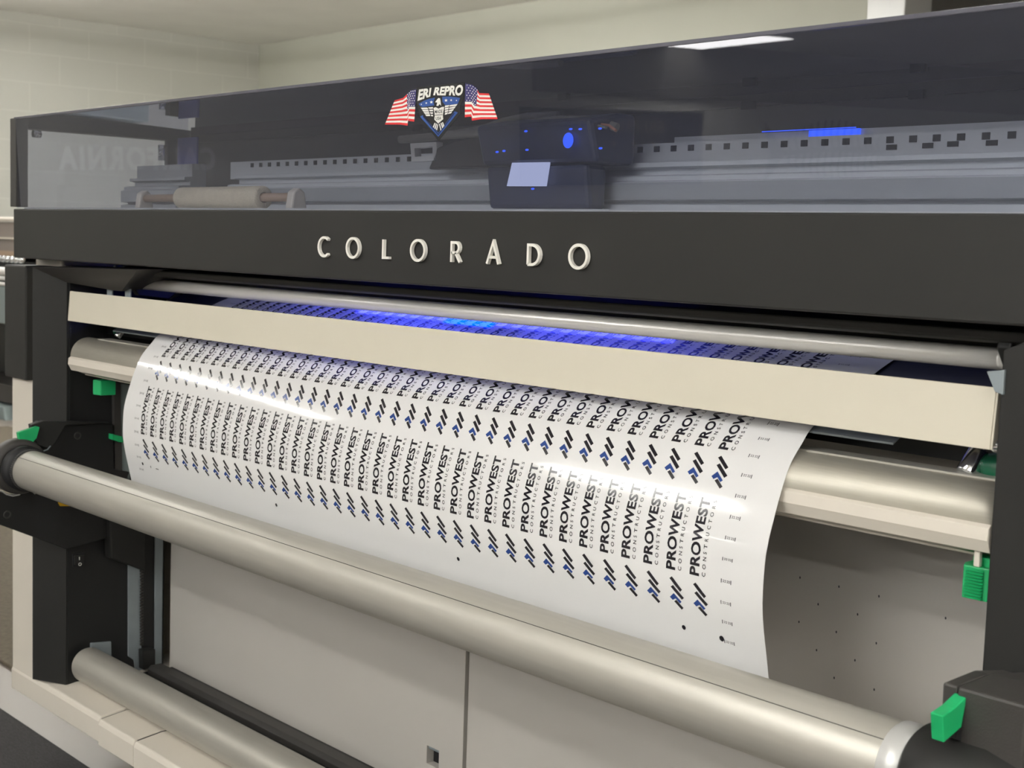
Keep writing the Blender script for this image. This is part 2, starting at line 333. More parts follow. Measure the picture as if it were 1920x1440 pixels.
# bevelled black column around the opening
YI = 1.136
b = MB()
b.prismZ([(-2.598, 1.10), (XLI, YI), (XLI, 1.34), (-2.598, 1.34)], zt + .001, onY(61, 500, 1.10).z)
b.build('left_column', m_blk, pr)
ztI = onY(122, 529, YI).z
b = MB()       # sloping upper bezel
A = Vector((-2.598, 1.099, onY(61, 501, 1.099).z)); B = onY(257, 506, 1.099); Bq = onX(228, 546, onY(228, 546, 1.15).x); D = onY(122, 529, YI - .001); E = onY(213, 544.5, 1.15)
top = [A, B, Bq, E, D]
b.add(top + [p + Vector((0, .09, .004)) for p in top], [(0, 1, 2, 3, 4), (5, 6, 7, 8, 9)] + [(i, (i + 1) % 5, 5 + (i + 1) % 5, 5 + i) for i in range(5)])
b.build('upper_bezel', m_arm, pr)
# left inner wall of the bay
b = MB(); b.prismX([(YI + .002, zt + .004), (YI + .002, ztI), (1.20, ztI + .03), (1.33, ztI + .03), (1.33, zt + .004)], XLI - .03, XLI + .0015)
b.box(XLI, XLI + .004, YI + .004, YI + .008, -.60, ztI); b.build('bay_side_plate', m_deep, pr)
def polyX(pts, x): return [(onX(u, v, x).y, onX(u, v, x).z) for u, v in pts]
b = MB(); b.prismX(polyX([(240, 1056), (265, 1062), (265, 1220), (290, 1216), (290, 1005), (306, 1008), (303, 1262), (255, 1272), (251, 1238), (240, 1230)], XLI + .004), XLI + .001, XLI + .005)
b.build('guide_frame', m_zinc, pr, bevel=.001)
b = MB(); 
for k in range(26):
    y0, z0 = polyX([(262.5, 1070 + k * 5.5)], XLI + .006)[0]; b.box(XLI + .004, XLI + .009, y0, y0 + .006, z0 - .0028, z0 + .0012)
b.build('toothed_belt', m_arm, pr)
b = MB(); b.prismX(polyX([(266, 1219), (290, 1216), (290, 1250), (267, 1256)], XLI + .02), XLI + .004, XLI + .024); b.build('belt_block', m_blk, pr, bevel=.002)
b = MB(); b.prismX(polyX([(170, 1206), (209, 1203), (210, 1245), (170, 1245)], XLI + .006), XLI + .001, XLI + .006); b.build('core_bracket', m_zinc, pr, bevel=.0015)
b = MB(); b.prismX(polyX([(205, 965), (273, 995), (273, 1072), (209, 1048)], XLI + .03), XLI, XLI + .03); b.build('drive_housing', m_blk, pr, bevel=.003)
sw = MB(); sw.prismX(polyX([(136, 1038), (160, 1036), (160, 1062), (137, 1063)], XLI + .004), XLI + .001, XLI + .004); sw = sw.build('power_switch', m_slot, pr, bevel=.0008)
b = MB(); b.prismX(polyX([(140, 1042), (158, 1040), (158, 1059), (141, 1060)], XLI + .008), XLI + .003, XLI + .008); b.build('rocker', m_blk, sw, bevel=.0008)
b = MB()
p = polyX([(149, 1047)], XLI + .0086)[0]; b.box(XLI + .008, XLI + .0088, p[0] - .0006, p[0] + .0006, p[1] - .003, p[1] + .003)
p = polyX([(150, 1058)], XLI + .0086)[0]
for k in range(12):
    a, c_ = k * math.pi / 6, (k + 1) * math.pi / 6
    b.poly([(XLI + .0087, p[0] + r * math.cos(t), p[1] + r * math.sin(t)) for r, t in ((.0032, a), (.0032, c_), (.0022, c_), (.0022, a))])
b.build('switch_marking', m_swhite, sw)
# pale vertical guide behind the sheet edge and its small green catch
b = MB(); b.prismX(polyX([(214, 716), (226, 719), (229, 880), (240, 915), (216, 905)], XLI + .012), XLI, XLI + .012); b.build('inner_guide', m_arm, pr)
b = MB(); b.prismX(polyX([(226, 719), (245, 722), (245, 900), (229, 880)], XLI + .014), XLI, XLI + .010); b.build('inner_guide', m_teal, pr)
b = MB(); b.prismX(polyX([(210, 814), (228, 818), (232, 829), (222, 829), (210, 824)], XLI + .03), XLI + .01, XLI + .034); b.build('catch', m_green, pr, bevel=.001)
# right side column
xr = XRI
ZP = -.3155 * YI
def yz(zy, y): return (y, zy * y)
b = MB()
b.prismY([(xr, -.075), (xr, ZP), (xr + .012, ZP - .012), (.40, ZP - .10), (.40, -.045), (xr + .02, -.066)], 1.128, 1.34)
b.build('right_column', m_blk, pr, bevel=.002)
b = MB(); b.box(-.56, .40, 1.15, 1.34, zt + .004, -.46); b.build('right_lower_column', m_blk, pr, bevel=.003)
b = MB(); b.box(-.30, .42, 1.34, 1.9, -.90, .03); b.build('side_frame', m_white, pr, bevel=.004)
# doors behind the bay
YD = 1.346
sx = onY(873.5, 1330, YD).x; gp = .0042
b = MB(); b.box(XLI + .004, sx - gp, YD, YD + .02, -.870, -.19)
hx0, hx1 = onY(800, 1418, YD).x, onY(823, 1418, YD).x; hz1, hz0 = onY(811, 1402, YD).z, onY(811, 1436, YD).z
b = MB(); xa, xb = XLI + .016, sx - gp
b.box(xa, hx0, YD, YD + .02, -.870, -.19); b.box(hx1, xb, YD, YD + .02, -.870, -.19)
b.box(hx0, hx1, YD, YD + .02, hz1, -.19); b.box(hx0, hx1, YD, YD + .02, -.870, hz0)
d = b.build('front_door', m_door, pr)
b = MB(); b.box(hx0 - .002, hx1 + .002, YD + .014, YD + .03, hz0 - .002, hz1 + .002); b.build('finger_hole', m_slot, d)
b = MB(); b.box(hx0, hx1, YD + .004, YD + .013, hz1 - .006, hz1 - .001); b.build('latch_tongue', m_zinc, d)
b = MB(); b.box(sx + gp, -.30, YD, YD + .02, -.870, -.19); b.build('front_door', m_door, pr, bevel=.001)
b = MB(); b.box(XLI + .004, -.3, YD + .021, YD + .05, -.88, -.10); b.build('bay_back_plate', m_arm, pr)
b = MB()
for u, v in [(1500, 1083), (1573, 1100), (1648, 1118), (1534, 1133), (1608, 1152), (1568, 1185), (1643, 1206), (1773, 1159), (1531, 1219), (1603, 1238), (1564, 1271), (1639, 1293), (1498, 1166)]:
    p = onY(u, v, YD - .0006); b = MB(); b.poly([(p.x + .0011 * math.cos(t * math.pi / 4), YD - .0006, p.z + .0016 * math.sin(t * math.pi / 4)) for t in range(8)]); b.build('door_dimple', m_inkg, pr)
# rail along the foot of the doors
b = MB(); b.prismX([(1.285, -.862), (1.285, -.846), (1.292, -.8395), (1.315, -.8395), (1.315, -.862)], -2.488, -.4); b.build('tray_rail', m_arm, pr, bevel=.001)
b = MB(); b.box(-2.50, -.4, 1.24, YD - .001, -.859, -.8555); b.build('tray', m_deep, pr)
# fascia
ZF0, ZF1 = -.0525, .0415
b = MB(); b.prismX([(Y0, ZF0), (Y0, ZF1), (1.21, ZF1), (1.21, ZF0 + .02), (Y0 + .03, ZF0 - .001)], -2.712, PX1); fa = b.build('fascia', m_fas, pr, bevel=.0022)
# raised letters
def stroke_letter(ch):
    h = .0252; S = []; 
    if ch == 'O': S.append(([(.0139 * math.cos(t), h / 2 + .0128 * math.sin(t)) for t in [2 * math.pi * i / 40 for i in range(40)]], True))
    if ch == 'C': S.append(([(.003 + .0136 * math.cos(t), h / 2 + .0128 * math.sin(t)) for t in [.85 + (2 * math.pi - 1.7) * i / 30 for i in range(31)]], False))
    if ch == 'L': S.append(([(-.006, h), (-.006, .0015), (.0075, .0015)], False))
    if ch == 'R':
        S.append(([(-.0075, 0), (-.0075, h - .0012), (.0005, h - .0012)] + [(.0005 + .0062 * math.sin(t), h - .0074 + .0062 * math.cos(t)) for t in [math.pi * i / 10 for i in range(1, 10)]] + [(.0005, h - .0136), (-.0075, h - .0136)], False))
        S.append(([(.000, h - .0136), (.0088, 0)], False))
    if ch == 'A':
        S.append(([(-.0105, 0), (0, h + .0005), (.0105, 0)], False)); S.append(([(-.0068, .008), (.0068, .008)], False))
    if ch == 'D':
        S.append(([(-.0095, .0013), (-.0095, h - .0013), (-.003, h - .0013)] + [(-.003 + .0125 * math.sin(t), h / 2 + (h / 2 - .0013) * math.cos(t)) for t in [math.pi * i / 14 for i in range(1, 14)]] + [(-.003, .0013), (-.0095, .0013)], False))
    return S
def ribbon(b, pts, closed, w, y0, y1, ox, oz):
    n = len(pts); L = []; R = []
    for i in range(n):
        p = Vector(pts[i]); a = Vector(pts[(i - 1) % n]) if (closed or i > 0) else None; c = Vector(pts[(i + 1) % n]) if (closed or i < n - 1) else None
        d1 = (p - a).normalized() if a is not None else None; d2 = (c - p).normalized() if c is not None else None
        if d1 is None: d1 = d2
        if d2 is None: d2 = d1
        d = (d1 + d2); d = d.normalized() if d.length > 1e-6 else d1; nn = Vector((-d.y, d.x)); k = 1 / max(.45, nn.dot(Vector((-d1.y, d1.x))))
        L.append(p + nn * w * k); R.append(p - nn * w * k)
    m_ = n if closed else n - 1
    for i in range(m_):
        j = (i + 1) % n; q = [L[i], L[j], R[j], R[i]]
        vs = [(ox + v.x, y0, oz + v.y) for v in q] + [(ox + v.x, y1, oz + v.y) for v in q]
        fs = [(0, 1, 2, 3), (7, 6, 5, 4), (0, 4, 5, 1), (2, 6, 7, 3)]
        if not closed and i == 0: fs.append((0, 3, 7, 4))
        if not closed and i == m_ - 1: fs.append((1, 5, 6, 2))
        b.add(vs, fs)
for ch, xy in zip('COLORADO', (-1.4778, -1.4141, -1.3471, -1.2862, -1.2185, -1.1551, -1.0905, -1.0243)):
    b = MB()
    for pts, cl in stroke_letter(ch): ribbon(b, pts, cl, .00165, Y0 - .0055, Y0 - .001, xy * Y0, -.0212)
    b.build('letter', m_letter, fa)
# dark rail beneath the fascia and the chrome guide rod
b = MB(); b.prismX([(1.165, -.055), (1.15, -.060), (1.152, -.0685), (1.16, -.0715), (1.185, -.068), (1.20, -.055)], -2.34, PX1); b.build('under_rail', m_blk, pr, bevel=.002)
b = MB(); b.prismX([(1.207, -.045), (1.207, -.080), (1.25, -.078), (1.285, -.055), (1.285, -.03)], -2.34, -.5); b.build('print_zone_cover', m_deep, pr)
YR = 1.19; ZR = -.0733 * YR
b = MB(); b.latheX(YR, ZR, [(-2.327, 0), (-2.327, .0085), (-2.324, .0102), (-.668, .0102), (-.668, .0095), (-.664, .0095), (-.664, .0102), (-.655, .0102), (-.655, 0)], 40); b.build('guide_rod', m_chrome, pr)
b = MB(); b.prismX([(1.16, -.062), (1.155, -.075), (1.18, -.108), (1.24, -.115), (1.28, -.08), (1.28, -.045)], -2.345, -2.328); b.build('rod_bracket', m_deep, pr, bevel=.002)
b = MB(); b.prismX([(1.16, -.062), (1.155, -.075), (1.18, -.108), (1.24, -.115), (1.28, -.08), (1.28, -.045)], -.654, -.640); b.build('rod_bracket', m_deep, pr, bevel=.002)
p = onY(312, 521, 1.2); b = MB(); b.box(p.x - .006, p.x + .004, 1.178, 1.184, ZR + .011, ZR + .014); b.build('rod_tab', m_yellow, pr)
# chrome blocks glimpsed under the fascia
for u in (214, 232, 246):
    p = onY(u, 499, 1.17); b = MB(); b.box(p.x - .006, p.x + .006, 1.17, 1.2, -.072, -.056); b.build('roller_clip', m_zinc, pr, bevel=.002)
# platen under the sheet, dark plate and paper guide
PROF = [(1.50, -.040), (1.40, -.072), (1.303, -.1066), (1.267, -.121), (1.21, -.1465), (1.1675, -.170), (1.152, -.185), (1.134, -.206), (1.122, -.231), (1.112, -.259), (1.105, -.282), (1.1015, -.303), (1.101, -.341), (1.105, -.368), (1.1115, -.396), (1.1175, -.422)]
b = MB(); b.prismX([(1.212, -.149), (1.267, -.124), (1.303, -.1096), (1.40, -.075), (1.52, -.038), (1.52, -.06), (1.40, -.10), (1.21, -.162)], -2.40, -.655); b.build('platen', m_platen, pr)
zl = onY(1700, 830, 1.17)
b = MB(); b.prismX([(1.166, -.1742), (1.205, -.1535), (1.205, -.1555), (1.166, -.1762)], -2.40, zl.x - .012); b.build('paper_guide', m_zinc, pr)
b = MB(); b.box(XLI + .002, XRI, 1.215, 1.335, -.19, -.165); b.build('bay_roof', m_deep, pr)
# beige bar in front of the guide
YW1, YW0 = 1.138, 1.133
zw1 = onY(1000, (545 + (728 - 545) * (1000 - 132) / 1740), YW1).z; zw0 = -.1442 * YW0
xl1, xl0 = onY(132, 545, YW1).x, onY(128, 600, YW0).x; xr1, xr0 = onY(1868, 727, YW1).x, onY(1855, 845, YW0).x
b = MB(); th = .0022
f = [Vector((xl1, YW1, zw1)), Vector((xr1, YW1, zw1)), Vector((xr0, YW0, zw0)), Vector((xl0, YW0, zw0))]
b.add(f + [p + Vector((0, th, 0)) for p in f], [(0, 1, 2, 3), (7, 6, 5, 4), (0, 4, 5, 1), (1, 5, 6, 2), (2, 6, 7, 3), (3, 7, 4, 0)])
f2 = [f[0], f[1]]; g = [p + Vector((0, .014, -.002)) for p in f2]
b.add([f[0] + Vector((0, th, 0)), f[1] + Vector((0, th, 0)), g[1], g[0], f[0] + Vector((0, th, -.002)), f[1] + Vector((0, th, -.002)), g[1] + Vector((0, 0, -.002)), g[0] + Vector((0, 0, -.002))],
      [(0, 1, 2, 3), (4, 7, 6, 5), (0, 4, 5, 1), (1, 5, 6, 2), (2, 6, 7, 3), (3, 7, 4, 0)])
bar = b.build('deflector_bar', m_beige, pr, bevel=.0006)
for xx_, s in ((f[1], 1), (f[0], -1)):
    lo_ = f[2] if s > 0 else f[3]
    b = MB(); a = [xx_ + Vector((.0005 * s, .000, 0)), xx_ + Vector((.0005 * s, .012, -.002)), lo_ + Vector((.0005 * s, .012, .012)), lo_ + Vector((.0005 * s, 0, 0))]
    b.add(a + [p + Vector((.002 * s, 0, 0)) for p in a], [(0, 1, 2, 3), (7, 6, 5, 4), (0, 4, 5, 1), (1, 5, 6, 2), (2, 6, 7, 3), (3, 7, 4, 0)]); b.build('end_flange', m_beige, bar, bevel=.0004)
# bar hangers
pt = onY(1868, 716, 1.134)
b = MB(); b.prismY([(pt.x - .005, pt.z + .009), (pt.x + .012, pt.z + .012), (pt.x + .012, pt.z - .010), (pt.x + .004, pt.z - .008)], 1.125, 1.137); b.build('bar_hanger', m_zinc, pr, bevel=.0008)
for u, v in ((206, 546), (240, 548)):
    p = onY(u, v, 1.16); b = MB(); b.box(p.x - .010, p.x + .010, 1.158, 1.163, p.z - .02, p.z + .009); b.build('bar_hanger', m_zinc, pr, bevel=.003)
p = onY(1870, 835, 1.15); b = MB(); b.ball((p.x, 1.15, p.z), .007, n=16); b.build('hinge_screw', m_nut, pr)
# tension roller with the white profile below
YU, ZU, RU = 1.1665, -.2285, .0345
b = MB(); b.latheX(YU, ZU, [(-2.508, 0), (-2.508, RU - .004), (-2.503, RU), (-.634, RU), (-.634, 0)], 72); ur = b.build('tension_roller', m_alu2, pr)
b = MB(); b.box(-2.45, -.634, YU - .006, YU + .02, ZU + RU - .001, ZU + RU + .0012); b.build('felt_strip', m_alu, ur)
b = MB(); b.prismX([(1.1325, -.2285), (1.1275, -.2315), (1.1265, -.2425), (1.133, -.2545), (1.16, -.2545), (1.16, -.2645), (1.17, -.2645), (1.17, -.25), (1.135, -.2285)], -2.502, -.634); b.build('roller_profile', m_white, pr, bevel=.0007)
for u, v in ((145, 662),):
    p = onX(u, v, -2.51); b = MB(); b.rod((-2.53, YU, ZU), (-2.505, YU, ZU), .006); b.build('roller_pin', m_zinc, pr)
# green clips under the profile
def clip(x0, x1, y0, y1, z0, z1, ridges):
    b = MB(); b.prismZ([(x0, y0 + .012), (x0 + .006, y0), (x1, y0 + .002), (x1, y1), (x0, y1)], z0, z1)
    if ridges:
        for k in range(10):
            z = z0 + (z1 - z0) * (k + .6) / 10.8; b.prismX([(y0 + .001, z - .0014), (y0 - .003, z - .0002), (y0 + .001, z + .0014)], x0 + .008, x0 + .026)
    o = b.build('green_clip', m_green, pr, bevel=.0012)
    b = MB(); b.box(x0 + .010, x1, y0 + .008, y1, z1 - .001, -.262); b.build('clip_stem', m_green, o, bevel=.001)
    return o
q0 = onY(1806, 1120, 1.15); q1 = onY(1853, 1072, 1.15)
clip(onY(1806, 1100, 1.15).x, onY(1806, 1100, 1.15).x + .030, 1.138, 1.165, onY(1830, 1125, 1.14).z, onY(1818, 1060, 1.14).z, True)
p = onY(1834, 1048, 1.14); b = MB(); b.box(p.x - .0035, p.x + .0025, 1.138, 1.143, p.z - .007, p.z + .012); b.build('latch_pin', m_white, pr, bevel=.001)
b = MB(); lx = onY(180, 725, 1.165).x; b.prismZ([(lx, 1.165), (lx + .008, 1.155), (lx + .030, 1.16), (lx + .030, 1.19), (lx, 1.19)], onY(195, 742, 1.165).z, onY(185, 712, 1.165).z); o = b.build('green_clip', m_green, pr, bevel=.0015)
b = MB(); b.rod((lx + .018, 1.175, -.262), (lx + .018, 1.175, onY(185, 712, 1.165).z), .006); b.build('clip_stem', m_green2, o)
# knobs above the roller
p = onY(1862, 868, 1.185); b = MB(); b.ball((p.x + .003, 1.19, p.z - .004), .019, n=24, sc=(1, .8, .72)); b.build('green_knob', m_green2, pr)
p = onY(1827, 868, 1.185); b = MB(); b.rod((p.x - .002, 1.175, p.z - .011), (p.x + .003, 1.19, p.z + .012), .0115, 8); b.build('cap_nut', m_nut, pr, bevel=.003, seg=3)
p = onY(212, 622, 1.19); b = MB(); b.ball((p.x, 1.20, p.z), .011, n=16, sc=(1, .8, .72)); b.build('green_knob', m_green2, pr)
p = onY(220, 623, 1.18); b = MB(); b.rod((p.x - .001, 1.18, p.z - .009), (p.x + .001, 1.19, p.z + .006), .007, 8); b.build('cap_nut', m_nut, pr, bevel=.002)

# ------------------------------------------------------------------ cover (smoked hood)
XH0, YH1 = -2.697, 1.475
TL = math.tan(math.radians(1.7))
def yg(z): return Y0 + .001 - (z - ZF1) * TL
ZH = .213
hood = MB(); t_ = .004
def slab(b, q, n_):
    q = [Vector(p) for p in q]; n_ = Vector(n_); b.add(q + [p + n_ for p in q], [(0, 1, 2, 3), (7, 6, 5, 4), (0, 4, 5, 1), (1, 5, 6, 2), (2, 6, 7, 3), (3, 7, 4, 0)])
hood.poly([(XH0, yg(ZF1), ZF1 + .001), (PX1, yg(ZF1), ZF1 + .001), (PX1, yg(ZH), ZH), (XH0, yg(ZH), ZH)])
hd = hood.build('cover', m_glass, pr, norm=False)
b = MB(); b.poly([(XH0, yg(ZH) + .004, ZH), (PX1, yg(ZH) + .004, ZH), (PX1, YH1, ZH - .006), (XH0, YH1, ZH - .006)]); b.build('cover_top', m_glass2, hd, norm=False)
b = MB(); b.poly([(XH0, yg(ZF1) + .02, ZF1), (XH0, yg(ZH), ZH - .002), (XH0, YH1, ZH - .008), (XH0, YH1, ZF1)]); b.build('cover_end', m_glass, hd, norm=False)
b = MB(); b.box(XH0, PX1, yg(ZH) - .001, yg(ZH) + .004, ZH - .002, ZH + .0025); b.build('cover_edge', m_edge, hd, bevel=.0008)
b = MB(); b.prismX([(yg(ZH) + .006, ZH + .0005), (yg(ZH) + .012, ZH + .003), (yg(ZH) + .02, ZH + .0005)], XH0 + .02, PX1); b.build('edge_seal', m_steelw, hd)
x0_, x1_ = onY(22.8, 300, Y0).x, onY(33.5, 300, Y0).x
b = MB(); b.box(x0_, x1_, Y0 - .004, 1.13, ZF1 + .004, ZH + .001); b.build('end_post', m_arm, hd, bevel=.001)
b = MB(); b.box(x0_, x1_, 1.13, YH1 + .01, ZH - .018, ZH + .001); b.build('end_rail', m_arm, hd, bevel=.001)
b = MB(); b.rod((XH0 + .03, 1.13, ZH - .028), (XH0 + .03, 1.145, ZH - .028), .007); b.build('cover_bolt', m_nut, hd)
b = MB(); b.box(-2.67, PX1, YH1 - .008, YH1, ZH - .022, ZH - .006); b.build('rear_edge', m_arm, hd)
for xq in (-1.9, -1.55, -1.2, -.95, -.72, -.4):
    b = MB(); b.box(xq - .01, xq + .01, YH1 - .014, YH1 - .008, ZH - .026, ZH - .016); b.build('rear_clip', m_slot, hd)
# rear panel, inner floor
b = MB(); b.box(-2.67, PX1, YH1 + .001, YH1 + .02, .03, ZH - .02); b.build('rear_panel', mat('rear_panel_grey', srgb((94, 94, 92)), .6, noise=.03), pr)
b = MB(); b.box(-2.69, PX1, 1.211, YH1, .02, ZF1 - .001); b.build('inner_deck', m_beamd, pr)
b = MB(); b.box(PX0, PX1, YH1 + .02, 1.9, -.9, .03); b.build('rear_body', m_blk, pr)
b = MB(); b.prismX([(1.118, ZF1), (1.118, ZF1 + .003), (1.17, ZF1 + .003), (1.17, ZF1)], -2.68, PX1); b.build('inner_ledge', m_beam, pr)
# gantry beam
YG = 1.35
bm_prof = [(YG + .02, .0455), (YG - .035, .0455), (YG - .035, .058), (YG - .02, .060), (YG - .02, .0625), (YG - .035, .064), (YG - .035, .086), (YG - .028, .0882), (YG - .028, .0935), (YG - .02, .0955), (YG - .004, .0965), (YG - .004, .104), (YG - .016, .106), (YG - .016, .1115), (YG, .113), (YG, .137), (YG + .03, .139), (YG + .03, .0455)]
gb = MB(); gb.prismX(bm_prof, -2.27, PX1); gb.prismX([(YG + .001, .106), (YG + .001, .137), (YG + .03, .139), (YG + .03, .106)], -2.31, -2.27)
gan = gb.build('gantry_beam', m_beam, pr)
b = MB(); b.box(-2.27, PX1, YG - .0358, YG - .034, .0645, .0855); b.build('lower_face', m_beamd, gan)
b = MB()
xs = [onY(u, 270, YG).x for u in (640 + 10,)]
px = onY(1296, 277, YG).x; pitch = (onY(1898, 248, YG).x - px) / 15
k = -58
while k < 22:
    x = px + pitch * k; k += 1
    if x < -2.26 or x > .38: continue
    bb_ = MB(); bb_.box(x - .0045, x + .0045, YG - .0012, YG + .0005, .1262, .1335); h_ = bb_
    b.box(x - .0045, x + .0045, YG - .0012, YG + .0005, .1262, .1335)
for u, v in ((1672, 279), (1740, 276), (1787, 273), (1860, 271), (1043, 305)):
    p = onY(u, v, YG); b.box(p.x - .0065, p.x + .0065, YG - .0012, YG + .0005, p.z - .0012, p.z + .0045)
b.build('slot_row', m_slot, gan)
b = MB(); b.prismX([(YG + .03, .139), (YG + .03, .147), (YG + .034, .147), (YG + .034, .139)], -1.25, PX1); b.build('encoder_strip', m_beam, gan)
u0, u1 = onY(1520, 255, YG + .03).x, onY(1614, 250, YG + .03).x
b = MB(); b.box(u0, u1, YG + .026, YG + .03, .139, .147); b.build('blue_glow_strip', m_blueglow, gan)  # blue light on the beam top, made as a glowing strip and line
b = MB(); b.rod((-1.1, YG + .02, .1475), (u1, YG + .02, .1475), .0006, 6); b.build('light_line', m_blueglow, gan)
# left end of the beam
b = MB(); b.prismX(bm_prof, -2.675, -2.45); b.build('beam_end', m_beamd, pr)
b = MB(); b.box(-2.56, -2.545, YG, YG + .03, .137, .185); b.build('end_bracket', m_slot, pr)
b = MB(); b.box(-2.545, -2.47, YG + .02, YG + .024, .137, .19); b.build('blue_reflection_plate', mat('blue_reflection_tone', srgb((86, 92, 160)), .4), pr)  # blue plate standing in for a blue reflection
b = MB(); b.rod((-2.553, YG - .01, .145), (-2.553, YG - .01, .175), .007); b.build('end_sensor', m_nut, pr)
# carriage
cx0, cx1 = -1.49, -1.27
b = MB(); b.prismX([(1.26, .108), (1.245, .16), (1.30, .172), (1.33, .172), (1.33, .108)], cx0, cx1); car = b.build('carriage', m_bluebox, pr, bevel=.006)
b = MB(); b.prismX([(1.27, .05), (1.262, .107), (1.30, .107), (1.30, .05)], cx0 + .005, cx1 - .02); b.build('front_plate', m_bluebox, car, bevel=.006)
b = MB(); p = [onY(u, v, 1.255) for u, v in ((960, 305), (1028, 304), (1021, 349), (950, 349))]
b.add(p + [q + Vector((0, .004, 0)) for q in p], [(0, 1, 2, 3), (7, 6, 5, 4), (0, 4, 5, 1), (1, 5, 6, 2), (2, 6, 7, 3), (3, 7, 4, 0)]); b.build('pale_plate', emit('pale_plate_glow', (.62, .68, 1), .75), car)  # pale plate with its own emission
p = onY(1062, 263, 1.243); b = MB(); b.ball((p.x, 1.246, p.z), .0085, n=24, sc=(1.1, .25, 1.15)); b.build('indicator', m_blueglow, car)
b = MB()
for u, v in ((986, 246), (1070, 242), (1088, 242), (988, 281), (1125, 241), (945, 283), (932, 285), (1126, 278), (999, 354)):
    p = onY(u, v, 1.243); b = MB(); b.ball((p.x, 1.243, p.z), .0024, n=8, sc=(1.5, .5, .6)); b.build('status_light', m_blueglow, car)
b = MB(); b.prismY([(-1.66, .109), (-1.47, .109), (-1.47, .158), (-1.60, .150), (-1.64, .14)], 1.30, 1.32); b.build('shroud', m_arm, car, bevel=.003)
bk = MB(); P4 = [onY(u, v, 1.30) for u, v in ((769, 269), (818, 266), (819, 301), (772, 303))]; Q4 = [onY(u, v, 1.30) for u, v in ((777, 278), (811, 275), (811, 291), (778, 294))]
V = P4 + Q4; V2 = [v + Vector((0, .012, 0)) for v in V]; fs = []
for i in range(4):
    j = (i + 1) % 4; fs += [(i, j, 4 + j, 4 + i), (8 + i, 12 + i, 12 + j, 8 + j), (i, 8 + i, 8 + j, j), (4 + i, 4 + j, 12 + j, 12 + i)]
bk.add(V + V2, fs); bk.build('sensor_bracket', m_steelw, car)
def hz(pts, y): return [Vector((onY(u, v, y).x, y + .01 * math.sin(i), onY(u, v, y).z)) for i, (u, v) in enumerate(pts)]
b = MB(); b.tube(hz([(750, 262), (800, 256), (850, 250), (900, 243), (950, 230), (1000, 220), (1050, 217)], 1.31), .006); b.build('hose', m_hose, car)
b = MB(); b.tube(hz([(830, 254), (880, 250), (940, 240), (1000, 231), (1060, 226), (1130, 228), (1160, 240)], 1.29), .006); b.build('hose', m_hose, car)
b = MB(); b.tube(hz([(990, 250), (1020, 243), (1060, 236), (1110, 231), (1150, 236), (1165, 246)], 1.27), .0018, 8); b.build('cable', m_red2, car)
b = MB(); b.tube(hz([(1000, 252), (1040, 246), (1080, 240), (1120, 236), (1145, 240)], 1.26), .0018, 8); b.build('cable', m_hose, car)
b = MB(); b.tube(hz([(955, 131), (985, 144), (1020, 152), (1060, 155), (1095, 150), (1118, 136), (1120, 118)], 1.30), .004, 8); b.build('reflection_loop', m_hose, car)  # loop shape standing in for a blue-lit reflection in the cover
b = MB(); b.tube(hz([(964, 133), (985, 141), (1005, 144), (1020, 143)], 1.285), .0016, 6); b.build('light_line', m_blueglow, car)  # blue of that reflection, made as an emissive line
# curing lamp over the sheet
lx0 = -1.68
b = MB(); b.box(lx0 - .06, lx0 + .06, 1.36, 1.43, -.030, -.01); lm = b.build('curing_lamp', m_deep, pr)
b = MB(); b.box(lx0 - .058, lx0 + .058, 1.362, 1.427, -.032, -.0305); b.build('lamp_window', m_uv, lm)
b = MB(); b.box(lx0 - .30, lx0 - .062, 1.37, 1.40, -.032, -.0305); b.build('side_glow_strip', m_uv2, lm)  # glowing strips added on both sides to widen the blue glow
b = MB(); b.box(lx0 + .062, lx0 + .42, 1.37, 1.40, -.032, -.0305); b.build('side_glow_strip', m_uv2, lm)
b = MB(); b.box(-2.3, -.66, 1.302, 1.310, -.052, -.050); b.build('gap_fill_strip', m_gapfill, pr)  # unseen fill strip, added to brighten the sheet in the gap
# cream fleece roll on a spindle on the ledge
yr = 1.155; zr = ZF1 + .003 + .0175
fr_ = thing('fleece_roller', 'cream fleece roll on a spindle standing inside the smoked cover, lower left', 'roller', (-2.0, yr, ZF1 + .003))
xa, xb = onY(340, 375, yr).x, onY(495, 380, yr).x
b = MB(); b.latheX(yr, zr, [(xa, .008), (xa, .015), (xa + .004, .0175), (xb - .004, .0175), (xb, .015), (xb, .008)], 36); b.build('fleece', m_fleece, fr_)
b = MB(); b.latheX(yr, zr, [(xa - .001, .007), (xa - .001, .0125)], 24); b.build('core_end', m_slot, fr_)
x2, x3 = onY(270, 380, yr).x, onY(555, 385, yr).x
b = MB(); b.rod((x2, yr, zr), (x3, yr, zr), .0065, 20); b.build('spindle', m_tan, fr_)
for x in (x2, x3):
    b = MB(); b.prismX([(yr - .014, ZF1 + .003), (yr - .010, zr + .008), (yr, zr + .014), (yr + .010, zr + .008), (yr + .014, ZF1 + .003)], x - .009, x + .009); b.build('stand', m_white, fr_, bevel=.003)

